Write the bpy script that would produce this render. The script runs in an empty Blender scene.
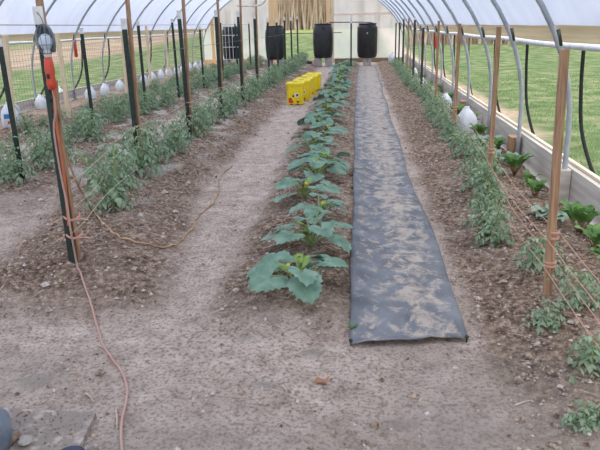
import bpy, math, random
from mathutils import Vector, Matrix, noise
C = bpy.context.scene
COL = C.collection
rnd = random.Random(7)

# ------------------------------------------------------------------ camera
F = 620.0; EYE = 1.4
def _cam():
    y = Vector((61, 201, -F)).normalized()
    r = math.radians(1.3); d = Vector((math.cos(r), math.sin(r), 0))
    x = (d - y * d.dot(y)).normalized(); z = x.cross(y)
    return Matrix((x, y, z))
CR = _cam()
cam = bpy.data.objects.new('camera', bpy.data.cameras.new('camera'))
COL.objects.link(cam); C.camera = cam
M4 = CR.to_4x4(); M4.translation = Vector((0, 0, EYE)); cam.matrix_world = M4
cam.data.sensor_width = 36; cam.data.lens = F * 36 / 600; cam.data.clip_start = .05; cam.data.clip_end = 600

def smooth(a, b, v):
    t = max(0, min(1, (v - a) / (b - a))); return t * t * (3 - 2 * t)
def row1x(y): return -1.68 - .35 * smooth(3.2, 5.6, y)
def row2x(y): return -3.12 - .42 * smooth(5.2, 9, y)
def rowrx(y): return .97 + .2 * smooth(3, 8, y)
def squx(y): return -.38 - .12 * smooth(4, 10, y)
def ridge(x, c, w): return max(0, 1 - abs((x - c) / w) ** 2) ** 1.3 if abs(x - c) < w else 0
def zg(x, y, fine=True):
    z = .13 * ridge(x, row1x(y), .62) * smooth(2.7, 3.5, y)
    z += .10 * ridge(x, row2x(y), .6) * smooth(4.2, 5.4, y)
    z += .07 * ridge(x, -4.95, .55) * smooth(5, 7, y)
    z += .09 * ridge(x, squx(y), .46) * smooth(2.3, 3.1, y)
    z += .06 * ridge(x, 1.15, .5)
    if fine:
        n = noise.noise(Vector((x * 2.2, y * 2.2, 3))) * .018 + noise.noise(Vector((x * 7, y * 7, 9))) * .010
        m = bedmask(x, y)
        n += noise.noise(Vector((x * 17, y * 17, 1))) * (.005 + .020 * m) + noise.noise(Vector((x * 31, y * 31, 6))) * .010 * m
        z += n
    return z
def bedmask(x, y):
    b = max(smooth(.62, .38, abs(x - row1x(y)) * .85) * smooth(2.6, 3.1, y),
            smooth(.6, .35, abs(x - row2x(y))) * smooth(4.2, 5.2, y),
            smooth(.7, .4, abs(x + 4.95)) * smooth(4.8, 6.2, y),
            smooth(.5, .3, abs(x - squx(y) - .03)) * smooth(2.5, 3.1, y),
            smooth(.48, .66, x) * smooth(1.5, 2.6, y + .8 * (x - .6)),
            smooth(-5.2, -5.5, x) * .7)
    b = b + .45 * noise.noise(Vector((x * 3, y * 3, 0))) * (1 if b > .02 else .6)
    return max(0, min(1, b))
def pt(px, py, z=0.0):
    """point at height z seen at that place of the photograph"""
    r = CR @ Vector((px - 300, 225 - py, -F)); t = (z - EYE) / r.z
    return Vector((r.x * t, r.y * t, z))
def gp(px, py, lift=0.0):
    z = 0
    for _ in range(6):
        p = pt(px, py, z); z = zg(p.x, p.y) + lift
    return Vector((p.x, p.y, z))
def py_(px, py, Y):
    r = CR @ Vector((px - 300, 225 - py, -F)); t = Y / r.y
    return Vector((r.x * t, Y, EYE + r.z * t))

# ------------------------------------------------------------------ materials
def new_mat(name):
    m = bpy.data.materials.new(name); m.use_nodes = True
    nt = m.node_tree; nt.nodes.clear(); return m, nt
def N(nt, t, **k):
    n = nt.nodes.new(t)
    for a, b in k.items(): setattr(n, a, b)
    return n
def plain(name, c1, c2=None, scale=8, rough=.7, metal=0, bump=0, stretch=(1, 1, 1), transl=0, thr=(.35, .65), spec=.3, detail=5):
    m, nt = new_mat(name)
    c2 = c2 or tuple(v * .75 for v in c1)
    tc = N(nt, 'ShaderNodeTexCoord'); mp = N(nt, 'ShaderNodeMapping'); mp.inputs['Scale'].default_value = stretch
    no = N(nt, 'ShaderNodeTexNoise'); no.inputs['Scale'].default_value = scale; no.inputs['Detail'].default_value = detail
    cr = N(nt, 'ShaderNodeValToRGB'); cr.color_ramp.elements[0].position = thr[0]; cr.color_ramp.elements[1].position = thr[1]
    cr.color_ramp.elements[0].color = (*c1, 1); cr.color_ramp.elements[1].color = (*c2, 1)
    b = N(nt, 'ShaderNodeBsdfPrincipled'); b.inputs['Roughness'].default_value = rough; b.inputs['Metallic'].default_value = metal
    b.inputs['Specular IOR Level'].default_value = spec
    o = N(nt, 'ShaderNodeOutputMaterial'); L = nt.links.new
    L(tc.outputs['Object'], mp.inputs[0]); L(mp.outputs[0], no.inputs['Vector']); L(no.outputs['Fac'], cr.inputs[0]); L(cr.outputs[0], b.inputs['Base Color'])
    if bump:
        bp = N(nt, 'ShaderNodeBump'); bp.inputs['Strength'].default_value = bump; bp.inputs['Distance'].default_value = .01
        L(no.outputs['Fac'], bp.inputs['Height']); L(bp.outputs[0], b.inputs['Normal'])
    if transl:
        tr = N(nt, 'ShaderNodeBsdfTranslucent'); mx = N(nt, 'ShaderNodeMixShader'); mx.inputs[0].default_value = transl
        L(cr.outputs[0], tr.inputs[0]); L(b.outputs[0], mx.inputs[1]); L(tr.outputs[0], mx.inputs[2]); L(mx.outputs[0], o.inputs[0])
    else: L(b.outputs[0], o.inputs[0])
    return m
def film(name, clear, col, scale=3, tcol=(.9, .93, 1)):
    m, nt = new_mat(name); L = nt.links.new
    tc = N(nt, 'ShaderNodeTexCoord'); no = N(nt, 'ShaderNodeTexNoise'); no.inputs['Scale'].default_value = scale; no.inputs['Detail'].default_value = 6
    mp = N(nt, 'ShaderNodeMapping'); mp.inputs['Scale'].default_value = (1, 1.6, .6)
    cr = N(nt, 'ShaderNodeValToRGB'); cr.color_ramp.elements[0].position = .3; cr.color_ramp.elements[1].position = .75
    cr.color_ramp.elements[0].color = (*col, 1); cr.color_ramp.elements[1].color = (*(v * .86 for v in col), 1)
    tr = N(nt, 'ShaderNodeBsdfTranslucent'); df = N(nt, 'ShaderNodeBsdfDiffuse'); tp = N(nt, 'ShaderNodeBsdfTransparent'); tp.inputs[0].default_value = (*tcol, 1)
    gl = N(nt, 'ShaderNodeBsdfGlossy'); gl.inputs['Roughness'].default_value = .35
    a = N(nt, 'ShaderNodeMixShader'); a.inputs[0].default_value = .25
    b = N(nt, 'ShaderNodeMixShader'); b.inputs[0].default_value = clear
    c = N(nt, 'ShaderNodeMixShader'); c.inputs[0].default_value = .04
    bp = N(nt, 'ShaderNodeBump'); bp.inputs['Strength'].default_value = .6; bp.inputs['Distance'].default_value = .04
    o = N(nt, 'ShaderNodeOutputMaterial')
    L(tc.outputs['Object'], mp.inputs[0]); L(mp.outputs[0], no.inputs['Vector']); L(no.outputs['Fac'], cr.inputs[0]); L(no.outputs['Fac'], bp.inputs['Height'])
    for s in (tr, df): L(cr.outputs[0], s.inputs[0]); L(bp.outputs[0], s.inputs['Normal'])
    L(bp.outputs[0], gl.inputs['Normal'])
    L(tr.outputs[0], a.inputs[1]); L(df.outputs[0], a.inputs[2]); L(a.outputs[0], b.inputs[1]); L(tp.outputs[0], b.inputs[2])
    L(b.outputs[0], c.inputs[1]); L(gl.outputs[0], c.inputs[2]); L(c.outputs[0], o.inputs[0])
    return m

def soil_mat():
    m, nt = new_mat('garden soil'); L = nt.links.new
    tc = N(nt, 'ShaderNodeTexCoord')
    def noi(s, d=8, r=.68):
        n = N(nt, 'ShaderNodeTexNoise'); n.inputs['Scale'].default_value = s; n.inputs['Detail'].default_value = d; n.inputs['Roughness'].default_value = r
        L(tc.outputs['Object'], n.inputs['Vector']); return n.outputs['Fac']
    def ramp(f, stops):
        r = N(nt, 'ShaderNodeValToRGB'); e = r.color_ramp.elements
        while len(e) < len(stops): e.new(.5)
        for k, (p, c) in enumerate(stops): e[k].position = p; e[k].color = (*c, 1)
        L(f, r.inputs[0]); return r.outputs[0]
    def mix(f, a, b, mode='MIX'):
        x = N(nt, 'ShaderNodeMix', data_type='RGBA', blend_type=mode)
        if isinstance(f, float): x.inputs[0].default_value = f
        else: L(f, x.inputs[0])
        for s, v in ((6, a), (7, b)):
            if isinstance(v, tuple): x.inputs[s].default_value = (*v, 1)
            else: L(v, x.inputs[s])
        return x.outputs[2]
    def attr(n):
        a = N(nt, 'ShaderNodeAttribute'); a.attribute_name = n; return a.outputs['Fac']
    path = ramp(noi(9), [(.34, (.45, .36, .30)), (.5, (.65, .53, .45)), (.66, (.78, .66, .575))])
    grit = ramp(noi(60, 5), [(.40, (.42, .39, .38)), (.5, (1, 1, 1)), (.68, (1.12, 1.12, 1.12))])
    path = mix(.85, path, grit, 'MULTIPLY')
    bed = ramp(noi(24, 9, .8), [(.38, (.085, .056, .040)), (.5, (.28, .205, .152)), (.62, (.56, .455, .36))])
    bed = mix(.8, bed, ramp(noi(6, 5), [(.35, (.72, .68, .66)), (.65, (1.15, 1.1, 1.08))]), 'MULTIPLY')
    big = ramp(noi(1.6, 5), [(.35, (.86, .85, .85)), (.65, (1.07, 1.07, 1.07))])
    col = mix(attr('bed'), path, bed); col = mix(.9, col, big, 'MULTIPLY')
    col = mix(attr('damp'), col, (.34, .30, .26)); col = mix(attr('pale'), col, (.62, .58, .53))
    b = N(nt, 'ShaderNodeBsdfPrincipled'); b.inputs['Roughness'].default_value = .95; b.inputs['Specular IOR Level'].default_value = .1
    bp = N(nt, 'ShaderNodeBump'); bp.inputs['Strength'].default_value = 1.0; bp.inputs['Distance'].default_value = .03
    ad = N(nt, 'ShaderNodeMath', operation='ADD'); L(noi(45, 8, .7), ad.inputs[0]); L(noi(14, 6), ad.inputs[1]); L(ad.outputs[0], bp.inputs['Height'])
    L(bp.outputs[0], b.inputs['Normal']); L(col, b.inputs['Base Color'])
    o = N(nt, 'ShaderNodeOutputMaterial'); L(b.outputs[0], o.inputs[0]); return m
def lawn_mat():
    m, nt = new_mat('lawn and fields'); L = nt.links.new
    tc = N(nt, 'ShaderNodeTexCoord')
    def noi(s, d=6, st=None):
        n = N(nt, 'ShaderNodeTexNoise'); n.inputs['Scale'].default_value = s; n.inputs['Detail'].default_value = d
        L(tc.outputs['Object'], n.inputs['Vector']); return n.outputs['Fac']
    def ramp(f, stops):
        r = N(nt, 'ShaderNodeValToRGB'); e = r.color_ramp.elements
        while len(e) < len(stops): e.new(.5)
        for k, (p, c) in enumerate(stops): e[k].position = p; e[k].color = (*c, 1)
        L(f, r.inputs[0]); return r.outputs[0]
    def mix(f, a, b, mode='MIX'):
        x = N(nt, 'ShaderNodeMix', data_type='RGBA', blend_type=mode)
        if isinstance(f, float): x.inputs[0].default_value = f
        else: L(f, x.inputs[0])
        L(a, x.inputs[6]); L(b, x.inputs[7]); return x.outputs[2]
    def attr(n):
        a = N(nt, 'ShaderNodeAttribute'); a.attribute_name = n; return a.outputs['Fac']
    g = ramp(noi(2.2, 8), [(.32, (.07, .115, .04)), (.5, (.11, .165, .07)), (.68, (.25, .24, .145))])
    g = mix(.8, g, ramp(noi(26, 5), [(.35, (.72, .74, .72)), (.6, (1.12, 1.1, 1.1))]), 'MULTIPLY')
    br = ramp(noi(.8, 8), [(.35, (.22, .16, .125)), (.5, (.28, .215, .17)), (.66, (.30, .27, .17))])
    yl = ramp(noi(1.2, 6), [(.35, (.17, .24, .07)), (.65, (.27, .30, .13))])
    tan = ramp(noi(9, 6), [(.35, (.32, .24, .17)), (.65, (.46, .37, .28))])
    c = mix(attr('brown'), g, br); c = mix(attr('yellow'), c, yl); c = mix(attr('tan'), c, tan)
    b = N(nt, 'ShaderNodeBsdfPrincipled'); b.inputs['Roughness'].default_value = 1; b.inputs['Specular IOR Level'].default_value = .05
    L(c, b.inputs['Base Color']); o = N(nt, 'ShaderNodeOutputMaterial'); L(b.outputs[0], o.inputs[0]); return m
def fabric_mat():
    m, nt = new_mat('woven landscape fabric'); L = nt.links.new
    tc = N(nt, 'ShaderNodeTexCoord')
    def noi(s, d, st=(1, 1, 1), r=.5, ds=0):
        mp = N(nt, 'ShaderNodeMapping'); mp.inputs['Scale'].default_value = st
        n = N(nt, 'ShaderNodeTexNoise'); n.inputs['Scale'].default_value = s; n.inputs['Detail'].default_value = d; n.inputs['Roughness'].default_value = r; n.inputs['Distortion'].default_value = ds
        L(tc.outputs['Object'], mp.inputs[0]); L(mp.outputs[0], n.inputs['Vector']); return n.outputs['Fac']
    r1 = N(nt, 'ShaderNodeValToRGB'); r1.color_ramp.elements[0].position = .47; r1.color_ramp.elements[1].position = .60
    r1.color_ramp.elements[0].color = (0, 0, 0, 1); r1.color_ramp.elements[1].color = (1, 1, 1, 1)
    at = N(nt, 'ShaderNodeAttribute'); at.attribute_name = 'dirt'
    ad = N(nt, 'ShaderNodeMath', operation='ADD'); L(noi(11, 8, (1, .8, 1), .72, .35), ad.inputs[0]); L(at.outputs['Fac'], ad.inputs[1]); L(ad.outputs[0], r1.inputs[0])
    cb = N(nt, 'ShaderNodeValToRGB'); cb.color_ramp.elements[0].color = (.098, .106, .122, 1); cb.color_ramp.elements[1].color = (.205, .215, .235, 1)
    cb.color_ramp.elements[0].position = .3; cb.color_ramp.elements[1].position = .7; L(noi(5, 6), cb.inputs[0])
    cd = N(nt, 'ShaderNodeValToRGB'); cd.color_ramp.elements[0].color = (.42, .35, .29, 1); cd.color_ramp.elements[1].color = (.60, .50, .39, 1)
    cd.color_ramp.elements[0].position = .3; cd.color_ramp.elements[1].position = .7; L(noi(12, 4), cd.inputs[0])
    mx = N(nt, 'ShaderNodeMix', data_type='RGBA')
    sc = N(nt, 'ShaderNodeMath', operation='MULTIPLY'); sc.inputs[1].default_value = .7; L(r1.outputs[0], sc.inputs[0])
    L(sc.outputs[0], mx.inputs[0]); L(cb.outputs[0], mx.inputs[6]); L(cd.outputs[0], mx.inputs[7])
    b = N(nt, 'ShaderNodeBsdfPrincipled'); b.inputs['Roughness'].default_value = .72; b.inputs['Specular IOR Level'].default_value = .25
    L(mx.outputs[2], b.inputs['Base Color']); o = N(nt, 'ShaderNodeOutputMaterial'); L(b.outputs[0], o.inputs[0]); return m

MS = soil_mat(); ML = lawn_mat(); MF = fabric_mat()
MFILM = film('greenhouse film', .10, (.495, .555, .70), 2.2, (1, .97, .93))
MEND = film('end wall film', .40, (.97, .95, 1), 3, (.95, .98, 1))
m_galv = plain('galvanised pipe', (.42, .44, .47), (.32, .34, .37), 12, .45, .2)
m_galvd = plain('weathered pipe', (.72, .74, .76), (.56, .60, .62), 12, .5, .3)
m_hip = plain('weathered hip board', (.52, .43, .28), (.42, .34, .21), 6, .8, stretch=(1, .15, 6), bump=.3)
m_base = plain('grey weathered lumber', (.60, .55, .49), (.44, .40, .36), 5, .85, stretch=(1, .3, 5), bump=.4)
m_base2 = plain('pale new lumber', (.76, .68, .52), (.62, .53, .40), 6, .8, stretch=(1, .2, 4))
m_stake = plain('brown wooden stake', (.46, .28, .165), (.27, .155, .09), 14, .75, stretch=(5, 5, .5), bump=.3)
m_lath = plain('pale wooden lath', (.80, .66, .46), (.64, .50, .33), 14, .8, stretch=(5, 5, .5))
m_orange = plain('orange pine lumber', (.90, .62, .33), (.78, .52, .27), 7, .7, stretch=(4, 4, .4))
m_pine = plain('weathered pinkish pine', (.92, .74, .62), (.84, .66, .54), 7, .7, stretch=(.4, 4, 4))
m_tpost = plain('dark green enamel', (.018, .034, .028), (.035, .05, .04), 18, .5)
m_tpost2 = plain('dark brown steel', (.05, .042, .038), (.085, .06, .05), 18, .6)
m_white = plain('white paint', (.78, .77, .74), (.6, .58, .55), 20, .6)
m_black = plain('black plastic', (.012, .012, .014), (.022, .022, .026), 6, .38, spec=.5)
m_strap = plain('black rope', (.01, .012, .012), (.02, .022, .02), 30, .8)
m_yel = plain('yellow plastic', (.86, .66, .01), (.74, .54, .008), 5, .4, spec=.5)
m_yel2 = plain('yellow lid plastic', (.90, .72, .02), (.80, .62, .01), 5, .4, spec=.5)
m_red = plain('red plastic', (.62, .07, .03), (.5, .05, .025), 10, .35, spec=.5)
m_ink = plain('dark ink', (.03, .025, .02), (.05, .04, .03), 20, .6)
m_cord = plain('orange cord', (.50, .155, .06), (.38, .13, .07), 15, .5)
m_cordf = plain('dusty orange cord', (.46, .25, .20), (.42, .29, .25), 9, .6)
m_vine = plain('tan hose', (.56, .36, .21), (.28, .18, .11), 12, .7)
m_twine = plain('salmon twine', (.66, .34, .25), (.55, .34, .26), 30, .8)
m_wire = plain('thin wire', (.16, .16, .15), (.22, .2, .18), 30, .6)
m_cream = plain('cream twine', (.6, .55, .42), (.5, .45, .33), 30, .8)
m_jug = plain('milky plastic', (.84, .87, .90), (.70, .75, .80), 6, .35, transl=.35)
m_blue = plain('blue label', (.05, .22, .55), (.04, .16, .42), 10, .5)
m_tom = plain('tomato leaf', (.15, .25, .14), (.36, .46, .31), 14, .6, transl=.2)
m_stem = plain('green stem', (.20, .30, .12), (.26, .34, .14), 14, .6)
m_squ = plain('squash leaf', (.11, .215, .15), (.24, .37, .275), 10, .6, transl=.15)
m_squy = plain('young squash leaf', (.20, .34, .08), (.30, .42, .10), 12, .55, transl=.25)
m_bloom = plain('squash bloom', (.72, .60, .08), (.55, .55, .08), 12, .55, transl=.3)
m_chard = plain('beet leaf', (.07, .17, .04), (.17, .32, .09), 10, .5, transl=.2)
m_beet = plain('beet stalk', (.20, .07, .06), (.16, .17, .07), 10, .5)
m_kale = plain('broccoli leaf', (.17, .28, .21), (.30, .42, .32), 10, .6, transl=.15)
m_straw = plain('straw', (.38, .30, .23), (.55, .46, .37), 6, .9)
m_clod = plain('soil clods', (.10, .068, .048), (.48, .375, .29), 45, .95)
m_clodp = plain('pale pebbles', (.28, .23, .20), (.60, .53, .48), 45, .95)
m_block = plain('concrete block', (.42, .39, .36), (.33, .30, .28), 18, .95, bump=.3)
m_plank = plain('old plank', (.30, .21, .14), (.20, .14, .09), 10, .85, stretch=(.4, 4, 4))
m_slab = plain('dusty board', (.42, .36, .31), (.24, .205, .18), 20, .9, bump=.4, thr=(.36, .52))
m_grass = plain('grass blade', (.22, .33, .13), (.38, .43, .22), 1.5, .8, transl=.2)
m_brush = plain('bare brush', (.38, .28, .20), (.58, .48, .37), .9, .95)
m_hill = plain('brushy bank', (.42, .31, .22), (.56, .45, .33), 2, 1, stretch=(1, 1, .15))
m_dead = plain('dead leaf', (.42, .22, .14), (.33, .17, .10), 12, .8)
m_bulb = plain('frosted bulb', (.78, .84, .92), (.70, .78, .88), 5, .25, transl=.3)
m_shield = plain('grey reflector', (.20, .22, .24), (.14, .155, .17), 6, .35, .5)
m_denim = plain('blue grey plastic', (.10, .13, .17), (.19, .22, .26), 14, .6)
m_navy = plain('navy rubber', (.03, .035, .075), (.045, .05, .09), 14, .6)

# ------------------------------------------------------------------ mesh helpers
class MB:
    def __init__(s): s.v = []; s.f = []; s.m = []; s.mi = 0
    def add(s, vs, fs):
        k = len(s.v); s.v += [tuple(p) for p in vs]; s.f += [tuple(i + k for i in f) for f in fs]; s.m += [s.mi] * len(fs)
    def box(s, a, b):
        (x0, y0, z0), (x1, y1, z1) = a, b
        s.add([(x0, y0, z0), (x1, y0, z0), (x1, y1, z0), (x0, y1, z0), (x0, y0, z1), (x1, y0, z1), (x1, y1, z1), (x0, y1, z1)],
              [(0, 3, 2, 1), (4, 5, 6, 7), (0, 1, 5, 4), (1, 2, 6, 5), (2, 3, 7, 6), (3, 0, 4, 7)])
    def rbox(s, a, b, r=.01):
        """box with chamfered vertical and top edges"""
        (x0, y0, z0), (x1, y1, z1) = a, b
        def ring(i, z):
            return [(x0 + r, y0 + i, z), (x1 - r, y0 + i, z), (x1 - i, y0 + r, z), (x1 - i, y1 - r, z), (x1 - r, y1 - i, z), (x0 + r, y1 - i, z), (x0 + i, y1 - r, z), (x0 + i, y0 + r, z)]
        s.rings([ring(r * .6, z0), ring(0, z0 + r), ring(0, z1 - r), ring(r * .6, z1)])
    def rings(s, rs, closed=False, caps=True):
        n = len(rs[0]); k = len(rs)
        f = []
        for i in range(k - 1 + (1 if closed else 0)):
            a = i * n; b = ((i + 1) % k) * n
            for j in range(n): f.append((a + j, a + (j + 1) % n, b + (j + 1) % n, b + j))
        if caps and not closed: f.append(tuple(range(n))[::-1]); f.append(tuple((k - 1) * n + j for j in range(n)))
        s.add([p for r in rs for p in r], f)
    def tube(s, pts, r, n=8, r1=None, closed=False):
        pts = [Vector(p) for p in pts]; rs = []; K = len(pts)
        up = Vector((.13, .27, 1)).normalized()
        for i, p in enumerate(pts):
            if closed: t = (pts[(i + 1) % K] - pts[i - 1])
            else: t = (pts[min(i + 1, K - 1)] - pts[max(i - 1, 0)])
            t.normalize(); a = t.cross(up)
            if a.length < .05: a = t.cross(Vector((1, 0, 0)))
            a.normalize(); b = a.cross(t)
            rr = r if r1 is None else r + (r1 - r) * i / max(1, K - 1)
            rs.append([p + (a * math.cos(q) + b * math.sin(q)) * rr for q in (2 * math.pi * j / n for j in range(n))])
        s.rings(rs, closed)
    def lathe(s, prof, n=24, c=(0, 0, 0), axis=None):
        rs = []
        Mx = Matrix.Identity(3) if axis is None else Vector((0, 0, 1)).rotation_difference(Vector(axis)).to_matrix()
        for r, z in prof:
            rs.append([Vector(c) + Mx @ Vector((r * math.cos(2 * math.pi * j / n), r * math.sin(2 * math.pi * j / n), z)) for j in range(n)])
        s.rings(rs)
    def mesh(s, name, mats, smooth_=False):
        me = bpy.data.meshes.new(name); me.from_pydata(s.v, [], s.f)
        for m in (mats if isinstance(mats, (list, tuple)) else [mats]): me.materials.append(m)
        if any(s.m): me.polygons.foreach_set('material_index', s.m)
        if smooth_: me.polygons.foreach_set('use_smooth', [True] * len(me.polygons))
        me.update(); return me
    def build(s, name, mats, parent=None, smooth_=False, loc=None):
        return link(name, s.mesh(name, mats, smooth_), parent, loc)
def link(name, me, parent=None, loc=None):
    o = bpy.data.objects.new(name, me); COL.objects.link(o)
    if parent: o.parent = parent
    if loc is not None: o.location = loc
    return o
def tag(o, label=None, cat=None, group=None, kind=None):
    if label: o['label'] = label
    if cat: o['category'] = cat
    if group: o['group'] = group
    if kind: o['kind'] = kind
    return o
def empty(name, loc=(0, 0, 0), rz=0, s=1):
    o = bpy.data.objects.new(name, None); COL.objects.link(o); o.location = loc; o.rotation_euler = (0, 0, rz); o.scale = (s, s, s); o.empty_display_size = .1
    return o
def struct(name, mb, m, sm=False):
    o = mb.build(name, m, None, sm); o['kind'] = 'structure'; return o
def copy_tree(o, parent=None):
    c = o.copy(); COL.objects.link(c); c.parent = parent
    for ch in o.children: copy_tree(ch, c)
    return c
ORD = ['nearest', 'second', 'third', 'fourth', 'fifth', 'sixth', 'seventh', 'eighth', 'ninth', 'tenth', 'eleventh', 'twelfth', 'thirteenth', 'fourteenth', 'fifteenth',
       'sixteenth', 'seventeenth', 'eighteenth', 'nineteenth', 'twentieth', 'twenty-first', 'twenty-second', 'twenty-third', 'twenty-fourth', 'twenty-fifth', 'twenty-sixth',
       'twenty-seventh', 'twenty-eighth', 'twenty-ninth', 'thirtieth', 'thirty-first', 'thirty-second', 'thirty-third', 'thirty-fourth', 'thirty-fifth', 'thirty-sixth',
       'thirty-seventh', 'thirty-eighth', 'thirty-ninth', 'fortieth', 'forty-first', 'forty-second', 'forty-third', 'forty-fourth', 'forty-fifth']
def drape(P, y0, r):
    """lay the points of a path nearer than y0 (or low enough) onto the soil"""
    out = []
    for p in P:
        g = zg(p.x, p.y) + r
        if p.z < g + y0: p = Vector((p.x, p.y, g + .003))
        out.append(p)
    return out
def smoothpath(P, n=6):
    P = [Vector(p) for p in P]; out = []
    for i in range(len(P) - 1):
        p0 = P[max(i - 1, 0)]; p1 = P[i]; p2 = P[i + 1]; p3 = P[min(i + 2, len(P) - 1)]
        for k in range(n):
            t = k / n
            out.append(.5 * ((2 * p1) + (p2 - p0) * t + (2 * p0 - 5 * p1 + 4 * p2 - p3) * t * t + (3 * p1 - p0 - 3 * p2 + p3) * t ** 3))
    out.append(P[-1]); return out

# ------------------------------------------------------------------ ground
XL, XR, YE = -6.1, 1.64, 24.75
def grid_obj(name, xs, ys, zf, mat, attrs):
    nx, ny = len(xs), len(ys)
    v = [(x, y, zf(x, y)) for y in ys for x in xs]
    f = [(j * nx + i, j * nx + i + 1, (j + 1) * nx + i + 1, (j + 1) * nx + i) for j in range(ny - 1) for i in range(nx - 1)]
    me = bpy.data.meshes.new(name); me.from_pydata(v, [], f); me.materials.append(mat)
    me.polygons.foreach_set('use_smooth', [True] * len(f))
    for an, fn in attrs.items():
        a = me.attributes.new(an, 'FLOAT', 'POINT'); a.data.foreach_set('value', [fn(p[0], p[1]) for p in v])
    me.update(); o = link(name, me); o['kind'] = 'structure'; return o
xs = [XL + (XR - XL) * i / 170 for i in range(171)]
ys = [-1.5 + .3 * i for i in range(10)]
y = 1.4
while y < YE: ys.append(y); y += .03 + max(0, y - 4) * .006
ys.append(YE)
def damp(x, y):
    d = .75 * smooth(2.9, 1.9, y) * (.45 + .9 * noise.noise(Vector((x * 1.3, y * 2, 4)))) + .55 * smooth(-2.2, -3.4, x) * smooth(5.6, 4.6, y)
    for (a, b, r) in ((-1.36, 2.17, .045), (-.52, 2.53, .03), (-.42, 2.72, .035), (.15, 1.95, .03), (-.38, 2.2, .03), (-.2, 2.45, .035)):
        d += smooth(r * 1.5, r * .4, math.hypot((x - a) * .8, y - b))
    return max(0, min(.85, d * .8))
def pale(x, y):
    p = smooth(.12, .3, noise.noise(Vector((x * 3.5, y * 2.5, 20)))) * smooth(.55, .2, abs(x - row2x(y) - .1)) * smooth(5, 6, y)
    p += .6 * smooth(.15, .3, noise.noise(Vector((x * 4, y * 3, 31)))) * smooth(.5, .2, abs(x - row1x(y))) * smooth(4, 5, y)
    return max(0, min(.8, p))
grid_obj('floor', xs, ys, zg, MS, {'bed': bedmask, 'damp': damp, 'pale': pale})

def lawn_z(x, y):
    z = -.03 + noise.noise(Vector((x * .8, y * .8, 0))) * .03
    if y > 26: z += 1.05 * smooth(26, 62, y) + max(0, y - 62) * .02
    return z
def frange(a, b, n): return [a + (b - a) * i / n for i in range(n + 1)]
def sector(name, xs, ys):
    return grid_obj(name, xs, ys, lawn_z, ML, {
        'brown': lambda x, y: max(smooth(-12.5, -14.5, x + .6 * noise.noise(Vector((x * .5, y * .5, 0)))) * (0 if -27 < x < -24 else 1) , 0),
        'yellow': lambda x, y: max(smooth(9, 12, x) * .9, smooth(44, 56, y) * smooth(-8, -5, x)) ,
        'tan': lambda x, y: smooth(.62, .3, abs(x - 1.98) - .25 * noise.noise(Vector((x, y * 1.5, 2)))) * smooth(6.5, 10, y + 2 * noise.noise(Vector((y, 0, 2)))) + .8 * smooth(.5, .1, abs(x + 6.3))})
sector('ground_right', frange(1.72, 6, 26) + frange(6.5, 20, 27) + frange(22, 90, 17), frange(-12, 2, 14) + frange(2.3, 30, 92) + frange(32, 130, 30))
sector('ground_left', frange(-110, -20, 18) + frange(-19, -6.15, 32), frange(-12, 30, 84) + frange(32, 130, 30))
sector('ground_back', frange(-6.15, 1.72, 16), [24.8] + frange(25, 60, 50) + frange(62, 130, 20))

# brushy hill and bare brush beyond the fields
mb = MB()
n = 60
prof = [(0, 0), (3, 3.5), (7, 8), (14, 11), (30, 12)]
rs = []
for i in range(n + 1):
    x = -70 + 125 * i / n
    rs.append([(x, 66 + a, lawn_z(x, 66 + a) - .3 + h * (.9 + .3 * noise.noise(Vector((x * .1, a, 0))))) for a, h in prof] + [(x, 100, -1), (x, 66, -1)])
mb.rings(rs); struct('hill', mb, m_hill)
mb = MB()
def twig(x, y, z, h, w):
    a = rnd.uniform(0, math.pi); dx, dy = math.cos(a) * w / 2, math.sin(a) * w / 2; lx, ly = rnd.uniform(-.12, .12) * h, rnd.uniform(-.12, .12) * h
    mb.add([(x - dx, y - dy, z), (x + dx, y + dy, z), (x - dy, y + dx, z), (x + lx, y + ly, z + h)], [(0, 1, 3), (1, 2, 3), (2, 0, 3)])
for _ in range(5200):
    yy = 60 + rnd.random() ** 1.5 * 8; x = rnd.uniform(-34, 20)
    twig(x, yy, lawn_z(x, yy) - .1, rnd.uniform(2, 5.5) if rnd.random() < .8 else rnd.uniform(5, 9), rnd.uniform(.1, .3))
tag(mb.build('bare_brush', m_brush), 'dense bare brown brush beyond the field seen through the end doorway', 'brush', kind='stuff')
mb = MB()
for _ in range(3800):
    an = math.radians(rnd.uniform(4.5, 65)); ra = 37 + rnd.random() * 4; yy = ra * math.cos(an); x = ra * math.sin(an)
    twig(x, yy, lawn_z(x, yy) - .1, rnd.uniform(.9, 2.2), rnd.uniform(.12, .35))
tag(mb.build('field_edge_brush', m_brush), 'low brown brush along the far edge of the green field on the right', 'brush', kind='stuff')
mb = MB()
for _ in range(4200):
    yy = rnd.uniform(20, 120); x = -56 - rnd.random() * 8
    twig(x, yy, lawn_z(x, yy) - .1, rnd.uniform(1.4, 3.2), rnd.uniform(.4, .9))
tag(mb.build('hedgerow_brush', m_brush), 'pinkish brown brush line beyond the ploughed field on the left', 'brush', kind='stuff')
mb = MB()
mb.box((-27, 34, -.05), (-25.5, 49, .25)); tag(mb.build('row_cover', m_white), 'long low white row cover lying in the brown field far left', 'row cover')

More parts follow.
